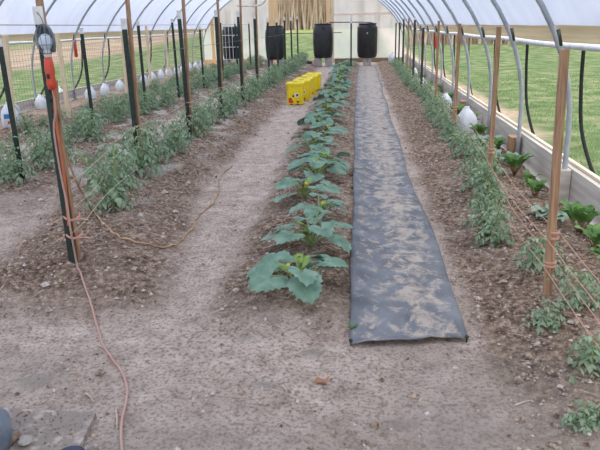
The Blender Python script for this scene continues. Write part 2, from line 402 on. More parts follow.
# grass blades close behind the right baseboard
mb = MB()
for _ in range(12000):
    yy = 3 + rnd.random() ** 1.6 * 15; x = 1.85 + rnd.random() ** 1.5 * 6.5
    if x < 2.6 and yy > 7.5: continue
    h = rnd.uniform(.03, .07); a = rnd.uniform(0, 6.28); w = .006 + yy * .0005; z = lawn_z(x, yy) - .005
    dx, dy = math.cos(a) * w, math.sin(a) * w; lx, ly = rnd.uniform(-.03, .03), rnd.uniform(-.03, .03)
    mb.add([(x - dx, yy - dy, z), (x + dx, yy + dy, z), (x + lx, yy + ly, z + h)], [(0, 1, 2)])
tag(mb.build('lawn_grass', m_grass), 'short green lawn grass outside the right side of the tunnel', 'grass', kind='stuff')

# soil crumbs, pebbles and straw
def clod(mb, x, y, r):
    z = zg(x, y) + r * .1
    ps = [Vector(p) for p in ((1, 0, 0), (-1, 0, 0), (0, 1, 0), (0, -1, 0), (0, 0, .8), (0, 0, -.6))]
    a = rnd.uniform(0, 6.28); R = Matrix.Rotation(a, 3, 'Z')
    mb.add([Vector((x, y, z)) + (R @ p) * r * rnd.uniform(.65, 1.2) for p in ps], [(0, 2, 4), (2, 1, 4), (1, 3, 4), (3, 0, 4), (2, 0, 5), (1, 2, 5), (3, 1, 5), (0, 3, 5)])
mb = MB(); mp_ = MB(); k = 0
while k < 24000:
    yy = 1.7 + rnd.random() ** 2.2 * 16; x = rnd.uniform(-5.2, 1.6)
    bm_ = bedmask(x, yy)
    if rnd.random() > bm_ * .95 + .05 or (-.12 < x < .52 and yy > 2.5): continue
    k += 1; r = .004 + .012 * rnd.random() ** 2 * (1 + .05 * yy)
    if rnd.random() < .04: r *= 1.9
    clod(mp_ if rnd.random() < .3 else mb, x, yy, r)
for _ in range(1500):
    x = rnd.uniform(-2.2, 1.5); yy = rnd.uniform(1.65, 3.6)
    if -.12 < x < .6 and yy > 2.45: continue
    clod(mp_, x, yy, rnd.uniform(.002, .005))
tag(mb.build('soil_crumbs', m_clod), 'dark crumbs of loose soil strewn over the planted beds', 'soil', kind='stuff')
tag(mp_.build('small_pebbles', m_clodp), 'small pale pebbles and dry crumbs scattered over the soil', 'pebbles', kind='stuff')
mb = MB(); k = 0
while k < 1500:
    yy = 1.7 + rnd.random() ** 1.8 * 14; x = rnd.uniform(-4.6, 1.5)
    if rnd.random() > bedmask(x, yy) * .8 + .06 or (-.14 < x < .54 and yy > 2.5): continue
    k += 1; a = rnd.uniform(0, 6.28); l = rnd.uniform(.01, .035) * (1 + .04 * yy); w = .0007 + .0003 * yy
    p = [Vector((x + math.cos(a) * l * t, yy + math.sin(a) * l * t, zg(x + math.cos(a) * l * t, yy + math.sin(a) * l * t) + .006 + rnd.uniform(0, .006))) for t in (-1, 1)]
    mb.tube(p, w, 3)
tag(mb.build('straw_bits', m_straw), 'dry straw bits and stalks littered over the beds', 'straw', kind='stuff')

# ------------------------------------------------------------------ tunnel shell
CX, AA, BB, Z0 = -2.24, 3.86, 2.5, .55
def arch(t, off=0):  # t 0..pi, right to left
    return CX + (AA + off) * math.cos(t), Z0 + (BB + off) * math.sin(t)
mb = MB()
t0 = math.asin((1.365 - Z0) / (BB + .04)); nt_ = 40; YS = frange(-1.85, YE + .02, 60)
for Y in YS:
    for i in range(nt_ + 1):
        t = t0 + (math.pi - 2 * t0) * i / nt_
        ph = ((Y - 4.76) / 1.65) % 1
        sag = -.018 * math.sin(math.pi * ph) + .006 * noise.noise(Vector((Y * 2, t * 6, 0)))
        x, z = arch(t, .035 + sag); mb.v.append((x, Y, z))
for j in range(len(YS) - 1):
    for i in range(nt_):
        a = j * (nt_ + 1) + i; mb.f.append((a, a + 1, a + nt_ + 2, a + nt_ + 1)); mb.m.append(0)
struct('ceiling', mb, MFILM, True)

# hoops
def hoop_mesh():
    P = [(XR - .02, 0, -.12), (XR - .02, 0, .25), (XR - .02, 0, Z0)]
    P += [(arch(math.pi * i / 40)[0], 0, arch(math.pi * i / 40)[1]) for i in range(1, 40)]
    P += [(CX - AA, 0, Z0), (CX - AA, 0, .25), (CX - AA, 0, -.12)]
    b = MB(); b.tube(P, .021, 8); return b.mesh('hoop_pipe', m_galv, True)
hm = hoop_mesh()
def clampmesh():
    b = MB()
    for s in (1, -1):
        t = math.asin((1.27 - Z0) / BB); x, z = arch(t); x = CX + s * (x - CX)
        b.tube([(x + s * .014 + s * .03, 0, z - .10), (x + s * .014 - s * .01, 0, z + .07)], .026, 8)
    return b
YH = [4.76 + 1.65 * k + {0: .24, 1: .10}.get(k, 0) for k in range(-3, 13)]
tt = math.asin((1.27 - Z0) / BB)
cms = []
for s in (1, -1):
    b = MB(); x = CX + s * (arch(tt)[0] - CX)
    b.tube([(x + s * .03, .0, 1.21), (x - s * .0, .0, 1.33)], .022, 8); cms.append(b.mesh('clamp', m_tpost, True))
vis = 0
for k, Y in enumerate(YH):
    e = empty('roof_hoop', (0, Y, 0)); link('pipe', hm, e)
    for c in cms: link('clamp', c, e)
    if Y < 4: lab = ['grey steel roof hoop arching over the spot behind the camera', 'grey steel roof hoop just overhead in front of the entrance', 'grey steel roof hoop above the near end of the fabric strip'][k % 3]
    else: lab = 'bowed grey steel roof hoop, %s one seen counting away from the camera' % (ORD[vis].replace('nearest', 'first')); vis += 1
    tag(e, lab, 'hoop', 'steel hoops carrying the roof film')

b = MB(); b.box((1.61, -1.9, 1.205), (1.65, YE, 1.385)); struct('trim_1', b, m_hip)
b = MB(); b.box((-6.14, -1.9, 1.205), (-6.10, YE, 1.365)); struct('trim_2', b, m_hip)
for x, s, side in ((1.578, 1, 'right'), (-6.065, -1, 'left')):
    b = MB(); b.tube([(x, yy, 1.208 + .006 * math.sin(yy * 1.9)) for yy in frange(-1.8, 24.4, 60)], .025, 10)
    tag(b.build('roll_up_pipe', m_galvd, None, True), 'pale rolled film tube on a pipe under the %s hip board' % side, 'pipe')
# purlin at the ridge
b = MB(); b.tube([(CX, -1.8, 3.02), (CX, 24.6, 3.02)], .02, 8); struct('trim_3', b, m_galv)

# baseboards
b = MB()
for k, Y in enumerate(frange(-1.8, 24.6, 11)[:-1]):
    b.box((1.665, Y, -.1), (1.705, Y + 2.395, .285 - .004 * (k % 3)))
struct('baseboard_right', b, m_base)
b = MB()
for k, Y in enumerate(frange(-1.8, 24.6, 11)[:-1]):
    b.box((1.712, Y + .9, .02), (1.745, Y + 3.29, .30 + .004 * (k % 2)))
b_ = struct('trim_4', b, m_base2)
b = MB(); b.box((-6.165, -1.8, -.1), (-6.125, 24.6, .2)); struct('baseboard_left', b, m_base)
# short stub posts beside some hoops
stubmesh = None
for k, Y in enumerate((4.9, 6.5, 9.85, 13.1)):
    b = MB(); b.rbox((1.555 if k != 0 else 1.575, Y + .05, -.1), (1.662, Y + (.22 if k else .30), .27 - .02 * k), .004)
    tag(b.build('stub_post', m_base if k == 0 else m_stake), ['short grey block nailed to the baseboard behind the nearest wooden stake', 'short brown stub post against the baseboard beside the second hoop',
        'short brown stub post against the baseboard behind the big white jug', 'short brown stub post against the baseboard farther down the right side'][k], 'post')

# ------------------------------------------------------------------ end wall
def zarch(x): 
    u = (x - CX) / AA; return Z0 + BB * math.sqrt(max(0, 1 - u * u))
def endfilm(x0, x1, zb, name, mat, zt=None):
    b = MB(); n = 24
    X = frange(x0, x1, n)
    for x in X:
        zt_ = zt if zt else max(zarch(x), 1.3 if x < -5.9 or x > 1.5 else 0)
        for j in range(11):
            z = zb + (zt_ - zb) * j / 10
            b.v.append((x, YE + .012 * noise.noise(Vector((x * 3, z * 2, 1))), z))
    for i in range(n):
        for j in range(10):
            a = i * 11 + j; b.f.append((a, a + 11, a + 12, a + 1)); b.m.append(0)
    return struct(name, b, mat, True)
endfilm(-6.1, -3.42, .12, 'wall_back', MEND)
endfilm(-1.05, 1.62, .12, 'wall_back_right', MEND)
b = MB(); b.box((-6.1, YE - .10, 0), (-3.45, YE - .05, .2)); struct('trim_5', b, m_orange)
b = MB(); b.box((-1.0, YE - .10, 0), (1.6, YE - .05, .16)); struct('trim_6', b, m_plank)
k = 7
for (x0, x1, z0, z1, m) in ((-3.50, -3.15, 0, 2.85, m_orange), (-1.30, -1.16, 0, 2.85, m_orange), (-1.14, -1.02, 0, 2.85, m_lath), (-3.5, -1.02, 2.62, 2.78, m_lath),
                            (-5.78, -5.66, 0, 1.75, m_orange), (-4.12, -4.0, 0, 2.5, m_lath), (-5.2, -5.1, 0, 2.1, m_lath), (-.02, .07, 0, 2.6, m_lath), (.62, .7, 0, 2.25, m_lath), (-1.0, 1.2, 1.72, 1.79, m_pine)):
    b = MB()
    yb = YE + (.06 if m is m_lath else -.07) if (x0 > -1.03 or x1 < -3.6) else YE - .06
    b.box((x0, yb, z0), (x1, yb + .05, z1)); struct('trim_%d' % k, b, m); k += 1
b = MB(); b.tube([(-3.3, YE - .1, 1.11), (-.72, YE - .1, 1.11)], .018, 6)
tag(b.build('door_rail', m_wire), 'thin dark horizontal rail across the end doorway at waist height', 'rail')
b = MB(); b.box((-2.9, YE - .25, .0), (-1.55, YE - .12, .09)); tag(b.build('door_sill', m_base2), 'pale wooden sill plank lying across the end doorway', 'plank')

# ------------------------------------------------------------------ barrels
def barrel(name_lab, loc, rz, kind):
    e = empty('barrel', loc, rz)
    b = MB()
    if kind == 0: prof = [(.27, 0), (.30, .02), (.325, .10), (.345, .3), (.355, .55), (.35, .8), (.335, .97), (.30, 1.08), (.285, 1.12), (.285, 1.13)]
    else: prof = [(.28, 0), (.31, .02), (.335, .08), (.335, .14), (.35, .17), (.35, .9), (.345, .96), (.35, 1.0), (.31, 1.06), (.29, 1.10), (.29, 1.115)]
    b.lathe(prof, 28); b.build('body', m_black, e, True)
    b = MB()
    b.tube([(.295 * math.cos(a), .295 * math.sin(a), 1.125) for a in (2 * math.pi * i / 28 for i in range(28))], .022, 6, closed=True)
    b.build('rim', m_black, e, True)
    b = MB()
    b.lathe([(.035, 0), (.035, .03), (.03, .035)], 10, (.16, 0, 1.13)); b.build('bung', m_black, e, True)
    b = MB(); b.box((-.05, -.345, .93), (.05, -.285, 1.03)) if kind == 0 else b.box((.03, -.335, 1.03), (.17, -.28, 1.07))
    b.build('grip_recess', m_ink, e)
    if kind == 1:
        b = MB(); b.lathe([(.03, 0), (.03, .006)], 12, (.03, -.35, .82), (0, -1, 0)); tag(b.build('sticker', m_block, e), 'small pale round sticker')
    tag(e, name_lab, 'barrel', 'black barrels at the far end'); return e
barrel('black plastic barrel on blocks in front of the right door jamb', (-1.31, 22.5, .30), .1, 0)
barrel('black plastic barrel standing right of the fabric strip at the end wall', (.22, 22.5, .28), -.1, 1)
barrel('black plastic barrel in front of the left door jamb, half behind plants', (-3.02, 22.7, .26), .3, 0)
barrel('black barrel farthest left behind the trellis wires by the end wall', (-4.62, 23.0, .26), .2, 1)
def block(x, y, z, lab, w=.19, d=.4, h=.19):
    b = MB(); b.rbox((-w / 2, -d / 2, 0), (w / 2, d / 2, h), .006)
    o = b.build('concrete_block', m_block, None, False, (x, y, z)); tag(o, lab, 'block', 'concrete blocks under the barrels')
for (x, w, nm) in ((-1.31, .38, 'barrel at the right door jamb'), (.22, .16, 'barrel right of the fabric strip'), (-3.02, .5, 'barrel at the left door jamb'), (-4.62, .5, 'barrel farthest left')):
    yy = 22.5 if x > -2 else (22.7 if x > -4 else 23.0); top = .30 if x < -1 and x > -2 else (.28 if x > 0 else .26)
    for s in (-1, 1):
        z = zg(x + s * w / 2, yy, False) - .01
        block(x + s * w / 2, yy, z, 'grey concrete block, %s of the pair under the %s' % ('left' if s < 0 else 'right', nm), .24 if w > .3 else .13, .4, top - z)
# planks and low dark things by the barrels
for (x, y, w, lab, m) in ((-1.95, 22.3, .5, 'dark scrap plank lying left of the blocks under the door barrel', m_tpost2), (-.65, 22.6, .5, 'brown plank lying between the two end barrels', m_plank)):
    z = zg(x, y); b = MB(); b.rbox((x - w / 2, y - .1, z), (x + w / 2, y + .1, z + .09), .004); tag(b.build('plank', m), lab, 'plank')
b = MB()
for q in range(7): b.tube([(-5.0 + q * .125, 22.45, .2), (-5.0 + q * .125, 22.45, 1.5)], .009, 5)
for z in (.3, .72, 1.12, 1.48): b.tube([(-5.02, 22.46, z), (-4.22, 22.46, z)], .013, 5)
tag(b.build('wire_grid', m_galvd), 'pale grey wire grid standing in front of the farthest left barrel', 'wire grid')
# pipe across barrel tops
b = MB(); b.tube(smoothpath([(-1.1, 22.5, 1.48), (-.6, 22.5, 1.47), (0, 22.5, 1.46), (.35, 22.5, 1.44)], 4), .016, 6)
tag(b.build('overflow_hose', m_tpost2, None, True), 'thin dark hose running from one barrel top to the other', 'hose')
# bent white pipe under the roof
P = [py_(237, 5.6, 11.5), py_(248, 5.8, 11.5), py_(258, 5.4, 11.5), py_(263.5, 2.5, 11.5), py_(266, -4, 11.5), py_(267, -30, 11.5)]
P.append(Vector((P[-1].x, 11.36, 2.98)))
b = MB(); b.tube(smoothpath(P, 5), .017, 8); tag(b.build('bent_pipe', m_white, None, True), 'bent white pipe hanging from the roof ridge above the tomato rows', 'pipe')

# ------------------------------------------------------------------ posts
def tpost_mesh(h, mat_w=.046):
    b = MB(); w, t = mat_w, .006
    sec = [(-w / 2, 0), (w / 2, 0), (w / 2, t), (t / 2, t), (t / 2, w * .9), (-t / 2, w * .9), (-t / 2, t), (-w / 2, t)]
    b.rings([[(x, y, z) for x, y in sec] for z in (-.12, h)])
    z = .1
    while z < h - .05:
        b.box((-.006, -.009, z), (.006, .001, z + .02)); z += .055
    return b
def tpost(loc, h, lab, mat, group, tip=.08, rz=0, lean=0):
    e = empty('fence_post', loc, rz); e.rotation_euler = (0, lean, rz)
    tpost_mesh(h - tip).build('post', mat, e)
    b = MB(); w, t = .05, .008
    sec = [(-w / 2, -.002), (w / 2, -.002), (w / 2, t), (t / 2, t), (t / 2, w * .9), (-t / 2, w * .9), (-t / 2, t), (-w / 2, t)]
    b.rings([[(x, y, z) for x, y in sec] for z in (h - tip, h)]); tag(b.build('painted_tip', m_white, e), 'white painted tip')
    return tag(e, lab, 'post', group)
def stake(loc, h, w, lab, group, mat=m_stake, lean=(0, 0)):
    b = MB(); c = .15 * w
    def ring(z, s=1):
        q = w / 2 * s; k = c * s
        return [(-q + k, -q, z), (q - k, -q, z), (q, -q + k, z), (q, q - k, z), (q - k, q, z), (-q + k, q, z), (-q, q - k, z), (-q, -q + k, z)]
    b.rings([ring(-.15, .3), ring(-.08), ring(h * .5), ring(h - .004), ring(h, .9)])
    o = b.build('wooden_stake', mat, None, False, loc); o.rotation_euler = (lean[0], lean[1], rnd.uniform(-.2, .2)); return tag(o, lab, 'stake', group)
R1 = [3.27, 5.5, 7.3, 9.1, 10.85, 12.5, 14.2, 15.8, 17.4, 19.1, 21]
TIPS1 = []
for k, Y in enumerate(R1):
    x = row1x(Y) - (.02 if k else -.0); z = zg(x, Y, False); h = [1.42, 1.36, 1.46, 1.50, 1.52, 1.50, 1.44, 1.44, 1.5, 1.5, 1.55][k]
    where = 'carrying the work light' if k == 0 else '%s from the camera' % ORD[k]
    tpost((x, Y, z), h, 'dark green steel post left of the sandy path, ' + where, m_tpost, 'steel posts in the bed beside the path', .09, rnd.uniform(-.15, .15), [0.004, -.004, -.012][k] if k < 3 else rnd.uniform(-.008, .008))
    if k < 6:
        stake((x + .014, Y + .045, z), (2.0 if k < 5 else 1.8), .033, 'tall brown wooden stake tied behind the %s' % ('post with the work light' if k == 0 else '%s steel post left of the sandy path' % ORD[k]),
              'tall stakes beside the posts', m_stake, (0, .012 if k else -.010))
    TIPS1.append((x, Y, z + h))
R2 = [5.35, 8.0, 10.1, 12.05, 14.1, 16.2, 18.2, 20.4]
for k, Y in enumerate(R2):
    x = row2x(Y) - (.08 if k == 1 else 0); z = zg(x, Y, False); h = [1.25, 1.33, 1.42, 1.47, 1.33, 1.48, 1.45, 1.45][k]
    tpost((x, Y, z), h, 'slim dark steel post in the middle tomato bed, %s from the camera' % ORD[k], m_tpost, 'steel posts in the middle tomato bed', .07, rnd.uniform(-.3, .3), rnd.uniform(-.012, .012))
RR = [3.05, 5.2, 7.9, 10.0, 12.4, 14.4, 16.2, 18.1, 20, 22]
for k, Y in enumerate(RR):
    x = rowrx(Y); z = zg(x, Y, False); h = [1.22, 1.30, 1.32, 1.36, 1.30, 1.45, 1.46, 1.48, 1.40, 1.4][k]
    if k < 4 or k == 6: stake((x + (.03 if k == 1 else 0), Y, z), h, .037, 'brown wooden stake in the right tomato row, %s support from the camera' % ORD[k], 'wooden stakes in the right tomato row', m_stake, (rnd.uniform(-.004, .004), [-.034, -.008, .0, .0, 0, 0, 0][k]))
    else: tpost((x, Y, z), h, 'slim dark steel post in the right tomato row, %s support from the camera' % ORD[k], m_tpost2, 'steel posts in the right tomato row', .05, rnd.uniform(-.3, .3))
tpost((-.3, 20.0, zg(-.3, 20, False)), 1.58, 'dark steel post with long white tip at the far end of the squash row', m_tpost, None, .22)
tpost((-2.55, 21.5, zg(-2.55, 21.5, False)), 1.45, 'slim dark post with white tip in front of the end doorway', m_tpost, None, .12)
# pale laths inside the left side
LS = [(-5.02, 8.6, 1.30), (-5.0, 10.3, 1.32), (-5.35, 14.1, 1.38), (-5.45, 16.1, 1.4), (-5.45, 17.9, 1.45), (-5.5, 19.8, 1.4)]
LT_ = [((14, 132), (5, 35)), ((69, 117), (57, 33)), ((127, 94), (122, 32)), ((151, 87), (146, 26)), ((169, 80), (165, 30)), ((181, 70), (183, 32))]
for k, ((bx, by), (tx, ty)) in enumerate(LT_):
    p = gp(bx, by); q = py_(tx, ty, p.y); d = q - p
    stake(tuple(p), d.length, .065 - .004 * k, 'pale wooden lath upright near the left side of the tunnel, %s from the camera' % ORD[k], 'pale laths near the left side', m_lath, (0, math.atan2(d.x, d.z)))
# metal braces on the left
# trellis wires
for (nm, rowf, ys_, zz, lab, m, r) in (('trellis_wire', row2x, R2, 1.36, 'thin wire strung along the post tops of the middle tomato bed', m_wire, .004),
                                       ('trellis_wire', row1x, R1[1:], 1.05, 'thin wire strung at chest height along the bed left of the sandy path', m_wire, .0025)):
    b = MB(); b.tube([(rowf(Y) + .02, Y, zg(rowf(Y), Y, False) + zz - (.0 if i % 2 == 0 else 0)) for i, Y in enumerate(ys_)], r, 5); tag(b.build(nm, m), lab, 'wire')

# twine with ties
def twine(ys_, rowf, zs, labs, mat=m_twine, ends=None, r=.0018):
    for i, (z, off) in enumerate(zs):
        pts = []
        for a, b_ in zip(ys_[:-1], ys_[1:]):
            for t in (0, .25, .5, .75):
                Y = a + (b_ - a) * t; pts.append((rowf(Y) + off, Y, zg(rowf(Y), Y, False) + z - .03 * math.sin(math.pi * t)))
        pts.append((rowf(ys_[-1]) + off, ys_[-1], zg(rowf(ys_[-1]), ys_[-1], False) + z))
        b = MB(); b.tube(pts, r, 5); e = tag(b.build('twine', mat), labs[i], 'twine', 'twine along the tomato rows')
        for Y in ys_[1:4]:
            b = MB(); c = Vector((rowf(Y) + (.03 if rowf is rowrx and Y == RR[1] else 0), Y, zg(rowf(Y), Y, False) + z))
            P = [c + Vector((.027 * math.cos(a), .027 * math.sin(a), .007 * a / 6.28)) for a in (2 * math.pi * j / 10 for j in range(21))]
            b.tube(P, .0027, 5); b.build('knot', m_twine, e)
twine([1.5] + RR[:6], rowrx, [(.33, .03), (.30, -.03), (.17, .03), (.15, -.03)],
      ['upper salmon twine on the wall side of the right tomato row', 'upper salmon twine on the path side of the right tomato row', 'lower salmon twine on the wall side of the right tomato row', 'lower salmon twine on the path side of the right tomato row'])
twine(R1[:6], row1x, [(.42, -.04), (.26, -.04)], ['upper orange twine along the bed left of the sandy path', 'lower orange twine along the bed left of the sandy path'], m_cream, r=.0018)
for z, lab in ((.28, 'upper orange twine wrapped around the post with the work light'), (.17, 'lower orange twine wrapped around the post with the work light')):
    b = MB(); cx, cy = row1x(3.27) + .02, 3.30
    zz = zg(cx, cy, False) + z - .02
    for q in range(2): b.tube([(cx + .042 * math.cos(a), cy + .056 * math.sin(a), zz + q * .007 + .008 * math.sin(a * 2)) for a in (2 * math.pi * j / 12 for j in range(12))], .0036, 5, closed=True)
    b.tube([(cx - .05, cy - .05, zz), (cx - .075, cy - .07, zz - .01), (cx - .09, cy - .05, zz - .02)], .004, 5)
    b.tube([(cx + .05, cy - .05, zz), (cx + .09, cy - .07, zz + .012), (cx + .12, cy - .05, zz + .0)], .004, 5)
    tag(b.build('twine_tie', m_twine), lab, 'twine')

# rabbit fence on the left side
b = MB()
xf = -6.05
for k in range(12): b.tube([(xf, 5, .1 + k * .1), (xf, 24.5, .1 + k * .1)], .0035, 3)
for k in range(0, 195): b.tube([(xf, 5 + k * .1, .05), (xf, 5 + k * .1, 1.2)], .0028, 3)
tag(b.build('wire_fence', m_wire), 'fine wire mesh fencing stretched along the left side opening', 'fence')

# black hold-down ropes outside
def rope(x, Y, dy, bow, side, lab, r=.013):
    s = 1 if side > 0 else -1
    P = [(x, Y, 1.19), (x + s * .01, Y + dy * .02, .85), (x + s * .02, Y + dy * .15, .5), (x + s * .04, Y + dy * .5, .22), (x + s * .06, Y + dy, .0)]
    b = MB(); b.tube(smoothpath(P, 5), r, 7); tag(b.build('hold_down_rope', m_strap, None, True), lab, 'rope', 'black ropes holding the side curtains')
for k, Y in enumerate([4.05, 5.6, 7.45, 9.2, 11.4, 13.2, 15, 16.8]):
    rope(1.86, Y, -.8 if k else -.3, 0, 1, 'black rope hanging outside the right side opening, %s from the camera' % ORD[k], .016 if k != 4 else .009)
for k, Y in enumerate([9.1, 10.9, 12.5, 14.1, 15.7, 17.4, 19, 20.7]):
    rope(-6.3, Y, -.9, 0, -1, 'black rope hanging outside the left side opening, %s from the camera' % ORD[k], .02)
for (x, Y, lab) in ((1.60, 14.0, 'red plastic handle hanging under the right hip board'), (-6.0, 13.1, 'red plastic handle hanging under the left hip board')):
    b = MB(); b.lathe([(.02, 0), (.035, .02), (.032, .2), (.035, .36), (.02, .38)], 10, (x, Y, .86)); b.lathe([(.008, 0), (.008, .06)], 6, (x, Y, 1.23)); tag(b.build('hanging_handle', m_red, None, True), lab, 'handle')

# ------------------------------------------------------------------ work light and cord
cx, cy = py_(45.5, 40, 3.2).x, 3.2
LT = empty('work_light', (cx, cy, 1.105), 0, .97); tag(LT, 'red-handled caged work light hanging on the nearest green post', 'lamp')
b = MB(); b.lathe([(.012, 0), (.022, .005), (.026, .03), (.023, .07), (.026, .10), (.024, .14), (.021, .165), (.017, .17)], 14); tag(b.build('handle', m_red, LT, True), 'bright red moulded handle')
b = MB(); b.box((-.006, -.032, .06), (.006, -.022, .085)); b.build('switch', m_ink, LT)
b = MB(); b.lathe([(.016, .168), (.02, .18), (.02, .20), (.017, .21)], 14); b.build('socket', m_white, LT, True)
b = MB(); b.lathe([(.016, .205), (.022, .212), (.033, .232), (.037, .25), (.033, .27), (.020, .287), (.004, .292)], 16); b.build('bulb', m_bulb, LT, True)
b = MB()   # curved reflector behind the bulb
rs = []
for i in range(9):
    z = .195 + .14 * i / 8; w = .046 * math.sin(math.pi * (.25 + .72 * i / 8)) ** .5
    rs.append([(w * math.cos(a), .012 + w * .8 * math.sin(a), z) for a in (math.pi * (-.12 + 1.24 * j / 10) for j in range(11))] + [(w * .93 * math.cos(a), .012 + w * .74 * math.sin(a), z) for a in (math.pi * (1.12 - 1.24 * j / 10) for j in range(11))])
b.rings(rs); tag(b.build('reflector', m_shield, LT, True), 'grey metal half shield')
b = MB()
for a in (math.pi * (1.02 + .16 * j) for j in range(7)):
    b.tube(smoothpath([(.024 * math.cos(a), .024 * math.sin(a), .19), (.046 * math.cos(a), .046 * math.sin(a), .23), (.05 * math.cos(a), .05 * math.sin(a), .285), (.03 * math.cos(a), .03 * math.sin(a), .33), (0, 0, .342)], 4), .0016, 5)
for z, r in ((.19, .025), (.235, .047), (.285, .05)):
    b.tube([(r * math.cos(a), r * math.sin(a), z) for a in (2 * math.pi * j / 18 for j in range(18))], .0018, 5, closed=True)
b.build('cage', m_shield, LT, True)
b = MB(); b.tube(smoothpath([(0, 0, .342), (-.006, 0, .37), (-.03, .01, .40), (-.036, .03, .39)], 4), .0025, 6); b.build('hook', m_wire, LT, True)
# cord from the handle to the ground and towards the camera
P = [(cx, cy, 1.108), (cx + .005, cy - .005, 1.0)]
P += [py_(54, 130, 3.2), py_(60, 170, 3.2), py_(67, 205, 3.19), py_(71, 232, 3.17), gp(77, 262, .01), gp(84, 282, .012)]
P += [gp(a, c, .009) for a, c in ((90, 300), (97, 325), (103, 345), (112, 358), (122, 372), (127, 388), (126, 402), (122, 420), (121, 435), (122, 449), (124, 470))]
b = MB(); b.tube(drape(smoothpath(P, 9), .02, .0058), .0058, 8); tag(b.build('lamp_cord', m_cordf, None, True), 'dusty orange cord running from the work light down over the soil to the foreground', 'cord')
b = MB(); P = [(cx + .012, cy, 1.115), py_(56, 120, 3.21), py_(62, 160, 3.21), py_(67, 205, 3.21), py_(69, 226, 3.2)]
b.tube(smoothpath(P, 6), .009, 8); tag(b.build('power_cord', m_cord, None, True), 'thick orange power cord running straight down the nearest stake', 'cord')
# second long cord
P = [Vector((cx + .02, cy + .02, 1.15)), py_(60, 118, 3.3), py_(63, 140, 3.4), py_(70, 165, 3.6), py_(78, 185, 3.75)]
P += [gp(a, c, .010) for a, c in ((92, 210), (104, 225), (120, 236), (145, 243), (165, 247), (178, 243), (188, 232), (194, 226), (196, 219), (205, 210), (213, 203), (218, 193), (219, 180), (224, 172), (232, 166))]
b = MB(); b.tube(drape(smoothpath(P, 9), .03, .0062), .0062, 8); tag(b.build('extension_cord', m_vine, None, True), 'tan orange extension cord looping from the lamp post over the bed to the path edge', 'cord')
P = [py_(72, 233, 3.25), py_(84, 222, 3.35), py_(95, 208, 3.5), py_(108, 193, 3.7), py_(125, 178, 4.2), py_(141, 166, 5.4)]
b = MB(); b.tube(smoothpath(P, 5), .0017, 6); tag(b.build('tie_string', m_cream, None, True), 'pale string stretched from the lamp post low through the nearest tomato plant', 'string')

# ------------------------------------------------------------------ landscape fabric
def fabric():
    ny, nx = 330, 26; v = []; dirt = []
    for j in range(ny + 1):
        t = j / ny; Y0 = 2.52 + t ** 1.7 * (22.2 - 2.52)
        for i in range(nx + 1):
            u = i / nx
            xl = -.045 - .05 * smooth(3, 12, Y0) + .006 * math.sin(Y0 * 3)
            xr = .505 + .06 * smooth(10, 22, Y0) - .03 * smooth(3.5, 6, Y0) + .014 * math.sin(Y0 * 1.7 + 1) * smooth(2.7, 4, Y0)
            x = xl + (xr - xl) * u; Y = Y0 + (.10 * u + .006 * math.sin(u * 9) - .004 * math.sin(math.pi * u)) * (1 - t) ** 8
            # folds fanning from the pinned corners, shallow wrinkles along the strip
            w = .006 * abs(noise.noise(Vector((x * 9, Y * 2.4, 5)))) + .007 * abs(noise.noise(Vector((x * 16 + Y * 3, Y * 5, 8))))
            for (a, c) in ((-.03, 2.53), (.49, 2.62)):
                dx, dy = x - a, Y - c; d = math.hypot(dx, dy); an = math.atan2(dy, dx)
                w += .014 * abs(math.sin(an * 6)) * smooth(.6, .1, d) * smooth(.0, .05, d)
            edge = min(u, 1 - u) * (xr - xl)
            g = zg(x, Y, False) * .6 + (noise.noise(Vector((x * 2.2, Y * 2.2, 3))) * .018)
            v.append((x, Y, max(g, zg(x, Y) + .002) + .012 + w * smooth(0, .04, edge)))
            dd = .055 * smooth(3.5, 9, Y) - .03 + .07 * math.exp(-((u - .62) / .22) ** 2) - .09 * smooth(.12, 0, min(u, 1 - u)) + .04 * smooth(9, 16, Y)
            dirt.append(dd)
    f = [(j * (nx + 1) + i, j * (nx + 1) + i + 1, (j + 1) * (nx + 1) + i + 1, (j + 1) * (nx + 1) + i) for j in range(ny) for i in range(nx)]
    me = bpy.data.meshes.new('landscape_fabric'); me.from_pydata(v, [], f); me.materials.append(MF)
    me.polygons.foreach_set('use_smooth', [True] * len(f))
    a = me.attributes.new('dirt', 'FLOAT', 'POINT'); a.data.foreach_set('value', dirt)
    o = link('landscape_fabric', me); md = o.modifiers.new('t', 'SOLIDIFY'); md.thickness = .004; md.offset = -1
    tag(o, 'long dusty blue-grey weed barrier strip pinned on the soil', 'fabric')
fabric()
for (x, Y, lab) in ((-.035, 2.53, 'dark pin holding the left near corner of the fabric strip'), (.497, 2.62, 'dark pin holding the right near corner of the fabric strip')):
    b = MB(); z = zg(x, Y) + .012; b.lathe([(.004, -.05), (.004, .012), (.009, .014), (.010, .018), (.006, .022)], 10, (x, Y, z)); tag(b.build('ground_pin', m_ink, None, True), lab, 'pin')

